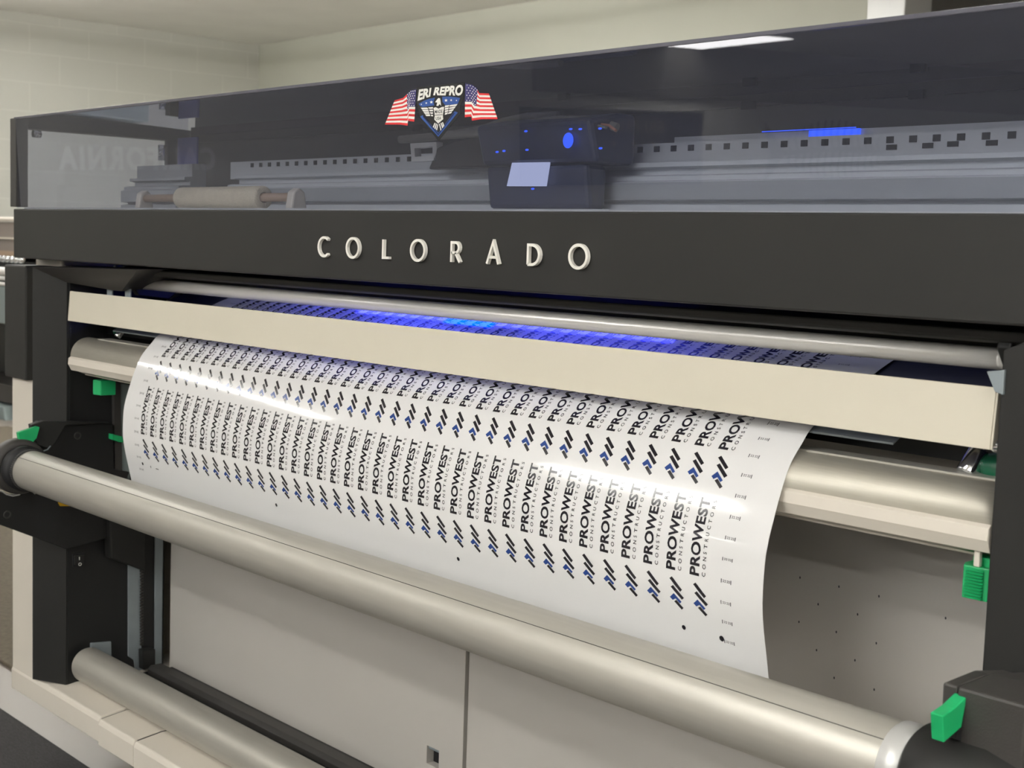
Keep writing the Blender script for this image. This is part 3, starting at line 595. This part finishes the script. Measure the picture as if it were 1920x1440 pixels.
# ------------------------------------------------------------------ sticker on the cover
st = MB()
def gp_(cx_, cy_, lift=0.):
    u, v = 700 + cx_ / 7.385, 130 + cy_ / 7.385
    r = ray(u, v); s = (Y0 + .001 + ZF1 * TL) / (r.y + r.z * TL); p = r * s; return Vector((p.x, p.y - .0003 - lift, p.z))
stk = None
def sticker(name, polys, m_, lift, parent):
    b = MB()
    for p in polys: b.poly([gp_(x, y, lift) for x, y in p])
    return b.build(name, m_, parent, norm=False)
stk = sticker('sticker', [[(605, 250), (1265, 178), (1253, 380), (1195, 550), (1218, 602), (905, 995), (622, 640), (640, 592), (600, 480)]], m_sblack, 0, pr)
def arcpts(pts): return pts
sticker('shield_blue_field', [[(632, 480), (700, 437), (780, 407), (860, 392), (838, 450), (850, 500), (690, 522), (655, 508)], [(960, 380), (1060, 378), (1150, 386), (1207, 398), (1175, 478), (1000, 497), (962, 450)]], m_sblue, .0003, stk)
sticker('shield_chevron', [[(650, 655), (690, 635), (905, 882), (1130, 582), (1175, 598), (905, 935)]], m_sblue, .0003, stk)
sticker('shield_chevron', [[(690, 655), (700, 645), (905, 895), (1122, 603), (1135, 607), (905, 912)]], m_navy, .0005, stk)
W_ = []
for k in range(4):
    y = 545 + k * 31; W_.append([(662 + k * 20, y - 13), (752 + k * 12, y - 15), (772 + k * 8, y + 9), (682 + k * 20, y + 11)]); W_.append([(764 + k * 12, y - 17 + k * 3), (832, y - 22 + k * 5), (834, y + 1 + k * 4), (784 + k * 9, y + 4 + k * 3)])
    y = 500 + k * 34; W_.append([(1070 - k * 6, y - 5), (1172 - k * 24, y - 20), (1155 - k * 24, y + 8), (1056 - k * 6, y + 18)]); W_.append([(1000, y + 2), (1062 - k * 6, y - 6), (1048 - k * 6, y + 20), (995, y + 30)])
W_ += [[(862, 455), (885, 425), (905, 398), (932, 402), (938, 440), (946, 508), (925, 482), (905, 508), (880, 505), (892, 462)],
       [(840, 535), (870, 525), (912, 545), (955, 522), (988, 520), (970, 640), (975, 690), (905, 752), (850, 695), (858, 640)],
       [(855, 740), (868, 744), (845, 810), (830, 800)], [(875, 750), (888, 754), (868, 830), (852, 818)], [(895, 760), (906, 764), (890, 846), (875, 836)],
       [(950, 738), (938, 744), (962, 820), (978, 806)], [(970, 730), (958, 735), (978, 800), (992, 788)], [(928, 752), (916, 758), (938, 850), (950, 838)]]
sticker('eagle', W_, m_swhite, .0005, stk)
S_ = []
for x, y, r in ((672, 486, 11), (740, 468, 17), (810, 455, 24), (1013, 430, 26), (1085, 428, 19), (1158, 432, 12)):
    S_.append([(x + r * (1 if i % 2 == 0 else .42) * math.sin(i * math.pi / 5), y - r * (1 if i % 2 == 0 else .42) * math.cos(i * math.pi / 5)) for i in range(10)])
for q_ in S_: sticker('shield_star', [q_], m_swhite, .0005, stk)
def quad_text(name, txt, q, m_, lift, parent, bold=.03, spacing=1.):
    vs, fs, a = text_mesh(txt, bold=bold, spacing=spacing); bl, tl, tr, br = [Vector(p) for p in q]; b = MB()
    P = []
    for x, y in vs:
        p = (bl * (1 - x) + br * x) * (1 - y) + (tl * (1 - x) + tr * x) * y; P.append(gp_(p.x, p.y, lift))
    b.add(P, fs); return b.build(name, m_, parent, norm=False)
quad_text('shield_lettering', 'ERI', [(618, 440), (640, 280), (812, 256), (795, 378)], m_swhite, .0005, stk, bold=.045)
quad_text('shield_lettering', 'REPRO', [(835, 362), (862, 250), (1258, 208), (1240, 368)], m_swhite, .0005, stk, bold=.045)
quad_text('small_lettering', 'MADE', [(862, 612), (860, 565), (966, 558), (964, 606)], m_sblack, .0007, stk, bold=.01)
quad_text('small_lettering', 'USA', [(874, 702), (872, 660), (950, 655), (946, 698)], m_sblack, .0007, stk, bold=.01)
sticker('small_lettering', [[(862, 632), (968, 625), (968, 633), (862, 640)]], m_sblack, .0007, stk)
def flag(cols, canton_n, star_cols):
    def pt(u, t):
        k = min(int(u), len(cols) - 2); w = u - k; (a, b_), (c_, d_) = cols[k], cols[k + 1]
        T = Vector(a) * (1 - w) + Vector(c_) * w; B_ = Vector(b_) * (1 - w) + Vector(d_) * w; return T * (1 - t) + B_ * t
    wh, rd, bl = [], [], []
    n = len(cols) - 1
    for s in range(13):
        for k in range(n * 3):
            u0, u1 = k / 3, (k + 1) / 3; q = [tuple(pt(u0, s / 13)), tuple(pt(u1, s / 13)), tuple(pt(u1, (s + 1) / 13)), tuple(pt(u0, (s + 1) / 13))]
            inc = canton_n[0] <= (u0 + u1) / 2 <= canton_n[1] and s < 7
            (bl if inc else (rd if s % 2 == 0 else wh)).append(q)
    f_ = sticker('flag_sticker', rd, m_red, .0003, stk); f_['label'] = 'waving stars and stripes beside the shield'
    sticker('stripes', wh, m_swhite, .0003, f_); sticker('canton', bl, m_fblue, .0003, f_)
    ss = []
    for i in range(7):
        for j in range(5 - (i % 2)):
            p = pt(canton_n[0] + (canton_n[1] - canton_n[0]) * (j + .6 + .5 * (i % 2)) / 5.2, (i + .5) / 13); ss.append([(p.x + 7.5 * math.sin(t * math.pi / 3), p.y + 7.5 * math.cos(t * math.pi / 3)) for t in range(6)])
    sticker('star_field', ss, m_swhite, .0005, f_)
stk = pr
flag([((300, 430), (165, 765)), ((420, 395), (370, 765)), ((470, 345), (480, 780)), ((530, 290), (485, 715)), ((600, 280), (572, 725))], (2, 4), 5)
flag([((1278, 195), (1272, 665)), ((1375, 215), (1360, 655)), ((1440, 262), (1372, 712)), ((1470, 330), (1500, 690)), ((1605, 335), (1728, 690))], (0, 2.4), 5)

# ------------------------------------------------------------------ printed sheet
def resample(P, n):
    # Catmull-Rom through the profile
    out = []
    for i in range(len(P) - 1):
        p0 = Vector(P[max(i - 1, 0)]); p1 = Vector(P[i]); p2 = Vector(P[i + 1]); p3 = Vector(P[min(i + 2, len(P) - 1)])
        for k in range(n):
            t = k / n; out.append(.5 * ((2 * p1) + (p2 - p0) * t + (2 * p0 - 5 * p1 + 4 * p2 - p3) * t * t + (3 * p1 - p0 - 3 * p2 + p3) * t ** 3))
    out.append(Vector(P[-1])); return out
# arc length measured on the straight-segment profile
SP = [0.]
for i in range(1, len(PROF)): SP.append(SP[-1] + (Vector(PROF[i]) - Vector(PROF[i - 1])).length)
SM = resample(PROF, 5); SS = [SP[i // 5] + (SP[min(i // 5 + 1, len(SP) - 1)] - SP[i // 5]) * (i % 5) / 5 for i in range(len(SM))]
SOFF = SP[-1] - .63383
def surf(s, off=0.):
    s += SOFF
    s = max(0, min(SS[-1] - 1e-6, s)); lo = 0
    while SS[lo + 1] < s: lo += 1
    w = (s - SS[lo]) / (SS[lo + 1] - SS[lo]); p = SM[lo].lerp(SM[lo + 1], w)
    d = (SM[min(lo + 1, len(SM) - 1)] - SM[lo]).normalized(); dp = (SM[lo] - SM[max(lo - 1, 0)]); dn = (SM[min(lo + 2, len(SM) - 1)] - SM[lo + 1])
    d = (d * 1.0).normalized(); n_ = Vector((d.y, -d.x))            # outward: towards the viewer / up
    if n_.x > 0: n_ = -n_
    return p + n_ * off
XPL, XPR = -2.2265, -.855
b = MB(); tail = SM + [Vector((1.112, -.45)), Vector((1.098, -.468)), Vector((1.075, -.478)), Vector((1.045, -.4705)), Vector((1.03, -.4622))]
vs = []; N = len(tail); th = .0003
def nrm(i):
    d = (tail[min(i + 1, N - 1)] - tail[max(i - 1, 0)]).normalized(); n_ = Vector((d.y, -d.x)); return n_
sgn = -1 if nrm(20).x > 0 else 1
UP, LOW = [], []
for i, p in enumerate(tail):
    q = p - nrm(i) * sgn * th; UP.append(p); LOW.append(q)
def strip(b, rowA, rowB, smooth):
    b.add(rowA + rowB, [(i, i + 1, len(rowA) + i + 1, len(rowA) + i) for i in range(len(rowA) - 1)], 0, smooth)
strip(b, [(XPR, p.x, p.y) for p in UP], [(XPL, p.x, p.y) for p in UP], True)
strip(b, [(XPL, p.x, p.y) for p in LOW], [(XPR, p.x, p.y) for p in LOW], True)
strip(b, [(XPL, p.x, p.y) for p in UP], [(XPL, p.x, p.y) for p in LOW], False)
strip(b, [(XPR, p.x, p.y) for p in LOW], [(XPR, p.x, p.y) for p in UP], False)
# lettering templates in (a along reading direction upward, c towards the left)
INK = .00022
def cut(polys_v, polys_f, step=.004):
    bm = bmesh.new(); V = [bm.verts.new((x, y, 0)) for x, y in polys_v]
    for f_ in polys_f:
        try: bm.faces.new([V[i] for i in f_])
        except ValueError: pass
    lo = min(x for x, y in polys_v); hi = max(x for x, y in polys_v); x = lo + step
    while x < hi:
        g_ = bm.verts[:] + bm.edges[:] + bm.faces[:]; bmesh.ops.bisect_plane(bm, geom=g_, plane_co=(x, 0, 0), plane_no=(1, 0, 0)); x += step
    bm.verts.index_update(); r = [(v.co.x, v.co.y) for v in bm.verts], [[v.index for v in f_.verts] for f_ in bm.faces]; bm.free(); return r
tv, tf, _ = text_mesh('PROWEST', bold=.033, spacing=1.04); T1 = cut([(x * .0812, y * .0132) for x, y in tv], tf, .006)
tv, tf, _ = text_mesh('CONSTRUCTORS', bold=.012, spacing=1.9); T2 = cut([(x * .0795 + .0008, y * .0046 - .0082) for x, y in tv], tf, .012)
def par(*p): return cut(list(p), [list(range(len(p)))], .006)
K1 = par((-.0098, .0078), (-.0073, .0045), (-.0185, -.0097), (-.0212, -.0068)); K2 = par((-.0182, .0062), (-.0158, .0028), (-.0272, -.0117), (-.0300, -.0086))
K4 = par((-.0343, .0026), (-.0320, -.0006), (-.0392, -.0098), (-.0417, -.0070))
K3 = cut([(-.0304, .0083), (-.0246, .0023), (-.0328, -.0079), (-.0350, -.0052), (-.0305, .0002), (-.0332, .0046)], [(0, 1, 4, 5), (1, 2, 3, 4)], .006)
TPL = [(T1, 1), (T2, 1), (K1, 1), (K2, 1), (K3, 2), (K4, 1)]
SL, SH = .03, SS[-1] - .001
ncol = 38; cx0_ = -.9372; cpitch = (2.1475 - .9372) / 37
for r in range(4):
    s0 = .5403 - .1345 * r
    for i in range(ncol):
        bx = cx0_ - cpitch * i
        for (V_, F_), mi in TPL:
            base = len(b.v); ok = True
            for a, c_ in V_:
                s = s0 - a; p = surf(s, INK); b.v.append(Vector((bx - c_, p.x, p.y)))
            for f_ in F_:
                b.f.append([base + j for j in f_][::-1]); b.m.append(mi); b.sm.append(False)
def mark(x, s, w, h, mi=1, off=INK):
    base = len(b.v)
    for xx_, ss_ in ((x - w / 2, s + h / 2), (x + w / 2, s + h / 2), (x + w / 2, s - h / 2), (x - w / 2, s - h / 2)):
        p = surf(ss_, off); b.v.append(Vector((xx_, p.x, p.y)))
    b.f.append([base, base + 1, base + 2, base + 3]); b.m.append(mi); b.sm.append(False)
def dot(x, s, r, off=INK):
    base = len(b.v)
    for k in range(16):
        p = surf(s + r * math.sin(k * math.pi / 8), off); b.v.append(Vector((x + r * math.cos(k * math.pi / 8), p.x, p.y)))
    b.f.append(list(range(base, base + 16))); b.m.append(1); b.sm.append(False)
k = 0
while .6043 - k * .02185 > .05:
    s = .6043 - k * .02185
    for X in (-.9016, -2.1768):
        mark(X - .0062, s, .0011, .0040, 3); mark(X + .0062, s, .0011, .0040, 3)
        for q in (-.0035, -.0012, .0018, .0040):
            mark(X + q, s + .0007, .0016, .0006, 3); mark(X + q, s - .0010, .0016, .0006, 3); mark(X + q + .0005, s, .0005, .0022, 3)
    k += 1
dot(-.9115, .6022, .0032); dot(-.9629, .6021, .0027); dot(-1.335, .5990, .0026); dot(-1.7538, .5975, .0026); dot(-2.168, .593, .0026)
mark(-2.140, .5945, .0015, .0035); mark(-2.118, .5952, .010, .0009)
paper = tag(b.build('printed_sheet', [m_vinyl, m_ink, m_inkb, m_inkg], weld=False, norm=False), 'white glossy sheet covered in rows of black and blue logos, draped from the printer', 'printed sheet')

# ------------------------------------------------------------------ take-up roller and lower roller
def roller(name, label, x0, x1, y, z, r, collarL, collarR, seam=True):
    t = thing(name, label, 'roller', ((x0 + x1) / 2, y, z - r))
    b = MB(); b.latheX(y, z, [(x0, 0), (x0, r - .003), (x0 + .002, r - .0008), (x0 + .004, r), (x1 - .004, r), (x1 - .002, r - .0008), (x1, r - .003), (x1, 0)], 80); tb_ = b.build('tube', m_alu, t)
    if seam:
        a = seam; b = MB(); c_, s_ = math.cos(a), math.sin(a)
        b.box(x0 + .004, x1 - .004, y + r * c_ - .0003, y + r * c_ + .0003, z + r * s_ - .0003, z + r * s_ + .0003); b.build('seam', m_arm, tb_)
    return t
YT, ZT, RT = 1.03, -.4254, .0356
# seam angle: direction of the fine line as seen along the tube
zy = -.397; best = None
for i in range(360):
    a = math.pi / 2 + math.pi * i / 360; q = (ZT + RT * math.sin(a)) / (YT + RT * math.cos(a))
    if best is None or abs(q - zy) < best[0]: best = (abs(q - zy), a)
tk = roller('takeup_roller', 'long aluminium take-up roller across the front with a fine seam, below the sheet', -2.44, -.625, YT, ZT, RT, 0, 0, seam=best[1])
b = MB(); b.latheX(YT, ZT, [(-2.475, .02), (-2.475, .040), (-2.470, .041), (-2.452, .041), (-2.450, .037), (-2.449, .033), (-2.444, .033), (-2.4435, .0372), (-2.436, .0372), (-2.4358, RT)], 60); b.build('left_flange', m_slot, tk)
b = MB()
for k in range(60):
    a = 2 * math.pi * k / 60; b.rod((-2.4437, YT + .0368 * math.cos(a), ZT + .0368 * math.sin(a)), (-2.434, YT + .0368 * math.cos(a), ZT + .0368 * math.sin(a)), .0009, 5)
b.build('knurling', m_arm, tk)
b = MB(); b.latheX(YT, ZT, [(-.648, RT), (-.646, .0372), (-.627, .0372), (-.6265, .036), (-.6265, 0)], 80); b.build('right_band', m_steelw, tk)
b = MB(); p = onY(1705, 1436, YT - .030); 
a = math.radians(203)
b.rod((p.x, YT + (RT - .001) * math.cos(a), ZT + (RT - .001) * math.sin(a)), (p.x, YT + (RT + .0015) * math.cos(a), ZT + (RT + .0015) * math.sin(a)), .0052, 24); b.build('screw', m_nut, tk)
roller('lower_roller', 'shorter-looking aluminium roller lying low over the white base, bottom left', -2.508, -.45, 1.17, -.8215, .0335, 0, 0, seam=None)

# ------------------------------------------------------------------ arms that carry the take-up roller
XA = -2.50
la = thing('left_roller_arm', 'black arm with a green latch holding the left end of the take-up roller', 'roller arm', (-2.5, 1.05, -.5))
b = MB(); b.prismX(polyX([(57, 796), (80, 789), (206, 792), (122, 797), (101, 832), (92, 842), (70, 834), (62, 822)], XA), XA - .012, XA + .004)
b.build('upper_bracket', m_blk, la, bevel=.0015)
b = MB(); b.prismX(polyX([(70, 790), (212, 794), (214, 880), (243, 885), (215, 960), (214, 1006), (125, 1030), (0, 984), (-30, 965), (-30, 915), (0, 922), (22, 928), (40, 927), (70, 905), (60, 860), (66, 820)], XA - .012), XA - .026, XA - .012)
b.build('arm_plate', m_deep, la, bevel=.002)
b = MB(); b.tube([(XA - .01, *q) for q in polyX([(-10, 918), (4, 921), (12, 927), (24, 930), (36, 928), (43, 920), (52, 917), (60, 921), (66, 926)], XA - .01)], .0012, 8); b.build('cradle_lip', m_steelw, la)
b = MB(); b.tube([(XA + .006, *q) for q in polyX([(68, 832), (72, 842), (80, 846), (89, 843), (95, 836)], XA + .006)], .0014, 8); b.build('bracket_roller', m_zinc, la)
b = MB(); b.latheX(YT, ZT, [(-2.512, .020), (-2.512, .048), (-2.508, .050), (-2.484, .050), (-2.480, .047), (-2.480, .038)], 60); b.build('bearing_ring', m_arm, la)
b = MB(); b.latheX(YT, ZT, [(-2.498, .0), (-2.498, .036), (-2.476, .036), (-2.476, .0)], 40); b.build('bearing_hub', m_slot, la)
b = MB(); b.prismX(polyX([(34, 811), (70, 799.5), (75, 801), (69, 822), (60, 831), (38, 833)], XA + .012), XA + .002, XA + .012); b.build('green_latch', m_green, la, bevel=.001)
for u, v in ((146, 817), (14, 965)):
    q = polyX([(u, v)], XA - .011)[0]; b = MB(); b.latheX(q[0], q[1], [(XA - .0118, .0045), (XA - .0105, .0062), (XA - .0118, .0075)], 24); b.build('bolt_hole', m_arm, la)
q = polyX([(108, 942), (122, 936), (136, 949), (112, 949)], XA - .011); b = MB(); b.poly([(XA - .0105, *c_) for c_ in q]); b.build('warning_label', m_yellow, la, norm=False)
b = MB(); b.prismX(polyX([(70, 790), (120, 792), (120, 1020), (95, 1020)], XLI + .001), XLI + .001, XA - .026); b.build('arm_root', m_deep, la)

ra = thing('right_roller_arm', 'dark grey arm head with a green latch holding the right end of the take-up roller', 'roller arm', (-.56, 1.05, -.5))
XQ = -.5895
# arm head: profile in the y-z plane
A0 = onX(1795, 1287, -.575); A1 = onX(1815, 1388, -.575)
yA, zA = A0.y, A0.z
Pf = lambda u, v, x: (onX(u, v, x).y, onX(u, v, x).z)
f_tl = onX(1765, 1275, -.590); 
top_f = Pf(1795, 1287, -.588); top_b = (top_f[0] + .085, top_f[1] + .018); bot_f = Pf(1790, 1372, -.588)
print('ARM', top_f, bot_f)
b = MB(); b.prismX([top_f, (top_f[0] + .05, top_f[1] + .002), (1.115, top_f[1] - .006), (1.115, bot_f[1] - .03), (bot_f[0] + .0, bot_f[1] - .03), bot_f], -.588, -.528); b.build('arm_head', m_arm, ra, bevel=.0025)
b = MB(); b.prismX([(top_f[0] + .003, top_f[1] - .001), (top_f[0] + .05, top_f[1] + .001), (1.11, top_f[1] - .007), (1.11, bot_f[1] - .03), (bot_f[0] + .004, bot_f[1] - .03), (bot_f[0] + .003, bot_f[1])], -.603, -.5895); b.build('inner_cheek', m_arm, ra, bevel=.002)
b = MB(); b.latheX(YT, ZT, [(-.6255, 0), (-.6255, .0385), (-.622, .042), (-.590, .0445), (-.56, .0445), (-.50, .030), (-.50, 0)], 64); b.build('hub', m_blk, ra)
XG = -.580
gl = polyX([(1768, 1343), (1790, 1328), (1814, 1305), (1803, 1364), (1770, 1393)], XG)
b = MB(); b.prismX(gl, XG - .0115, XG); b.build('green_latch', m_green, ra, bevel=.001, seg=3)
b = MB(); q = polyX([(1790, 1368), (1812, 1366), (1815, 1378), (1800, 1390), (1788, 1384)], XG - .004); b.prismX(q, XG - .012, XG - .002); b.build('latch_pivot', m_slot, ra)

# ------------------------------------------------------------------ second machine in the background, far left
bp = thing('background_printer', 'pale grey second printer standing in the far left background', 'printer', (-8.6, 3.2, FL))
def bz(v, y=3.2): return onY(5, v, y).z
X0b, X1b = -9.7, -7.62
b = MB(); b.rod((X0b, 3.2, bz(411)), (X1b, 3.2, bz(411)), abs(bz(407) - bz(415)) / 2, 20); b.build('top_tube', m_white, bp)
b = MB(); b.box(X0b, X1b, 3.22, 3.9, bz(470), bz(416)); b.build('upper_cover', m_taupe, bp)
b = MB(); b.box(X0b, X1b, 3.20, 3.22, bz(448), bz(445)); b.build('trim_strip', m_white, bp)
b = MB(); b.box(X0b, X1b, 3.22, 3.9, bz(480), bz(470)); b.build('front_lip', m_tan, bp)
b = MB()
for k in range(34): b.ball((X0b + .03 + k * .061, 3.18, bz(485)), .022, n=8)
b.build('chain_rail', m_nut, bp)
b = MB(); b.box(X0b, X1b, 3.25, 3.9, bz(503), bz(489)); b.build('gap', m_slot, bp)
for v0, v1 in ((500, 514), (516, 524), (527, 534)):
    b = MB(); b.rod((X0b, 3.15, bz((v0 + v1) / 2)), (X1b, 3.15, bz((v0 + v1) / 2)), abs(bz(v0) - bz(v1)) / 2, 20); b.build('feed_roller', m_chrome if v0 != 516 else m_steelw, bp)
b = MB(); b.box(X0b, X1b, 3.15, 3.9, bz(604), bz(535)); b.build('front_panel', m_teal, bp, bevel=.006)
b = MB(); b.box(X0b, X1b, 3.4, 3.9, bz(715), bz(604)); b.build('dark_bay', m_deep, bp)
b = MB(); b.box(X0b, X1b, 3.15, 3.9, bz(748), bz(716)); b.build('lower_rail', m_arm, bp)
b = MB(); b.prismY([(X0b, bz(850)), (X0b, bz(752)), (onY(5, 752, 3.1).x, bz(752)), (onY(18, 815, 3.1).x, bz(815)), (onY(16, 832, 3.1).x, bz(838))], 3.1, 3.5); b.build('stand_cover', m_teal, bp, bevel=.01)
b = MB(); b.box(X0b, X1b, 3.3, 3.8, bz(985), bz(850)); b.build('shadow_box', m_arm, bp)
b = MB(); b.box(X0b, onY(13, 1020, 3.2).x, 3.2, 3.7, bz(1056), bz(990)); b.build('foot_panel', m_teal, bp)
b = MB()
for x in (X0b + .2, X1b - .3): b.box(x, x + .12, 3.2, 3.8, FL, bz(1056))
b.build('leg', m_arm, bp)
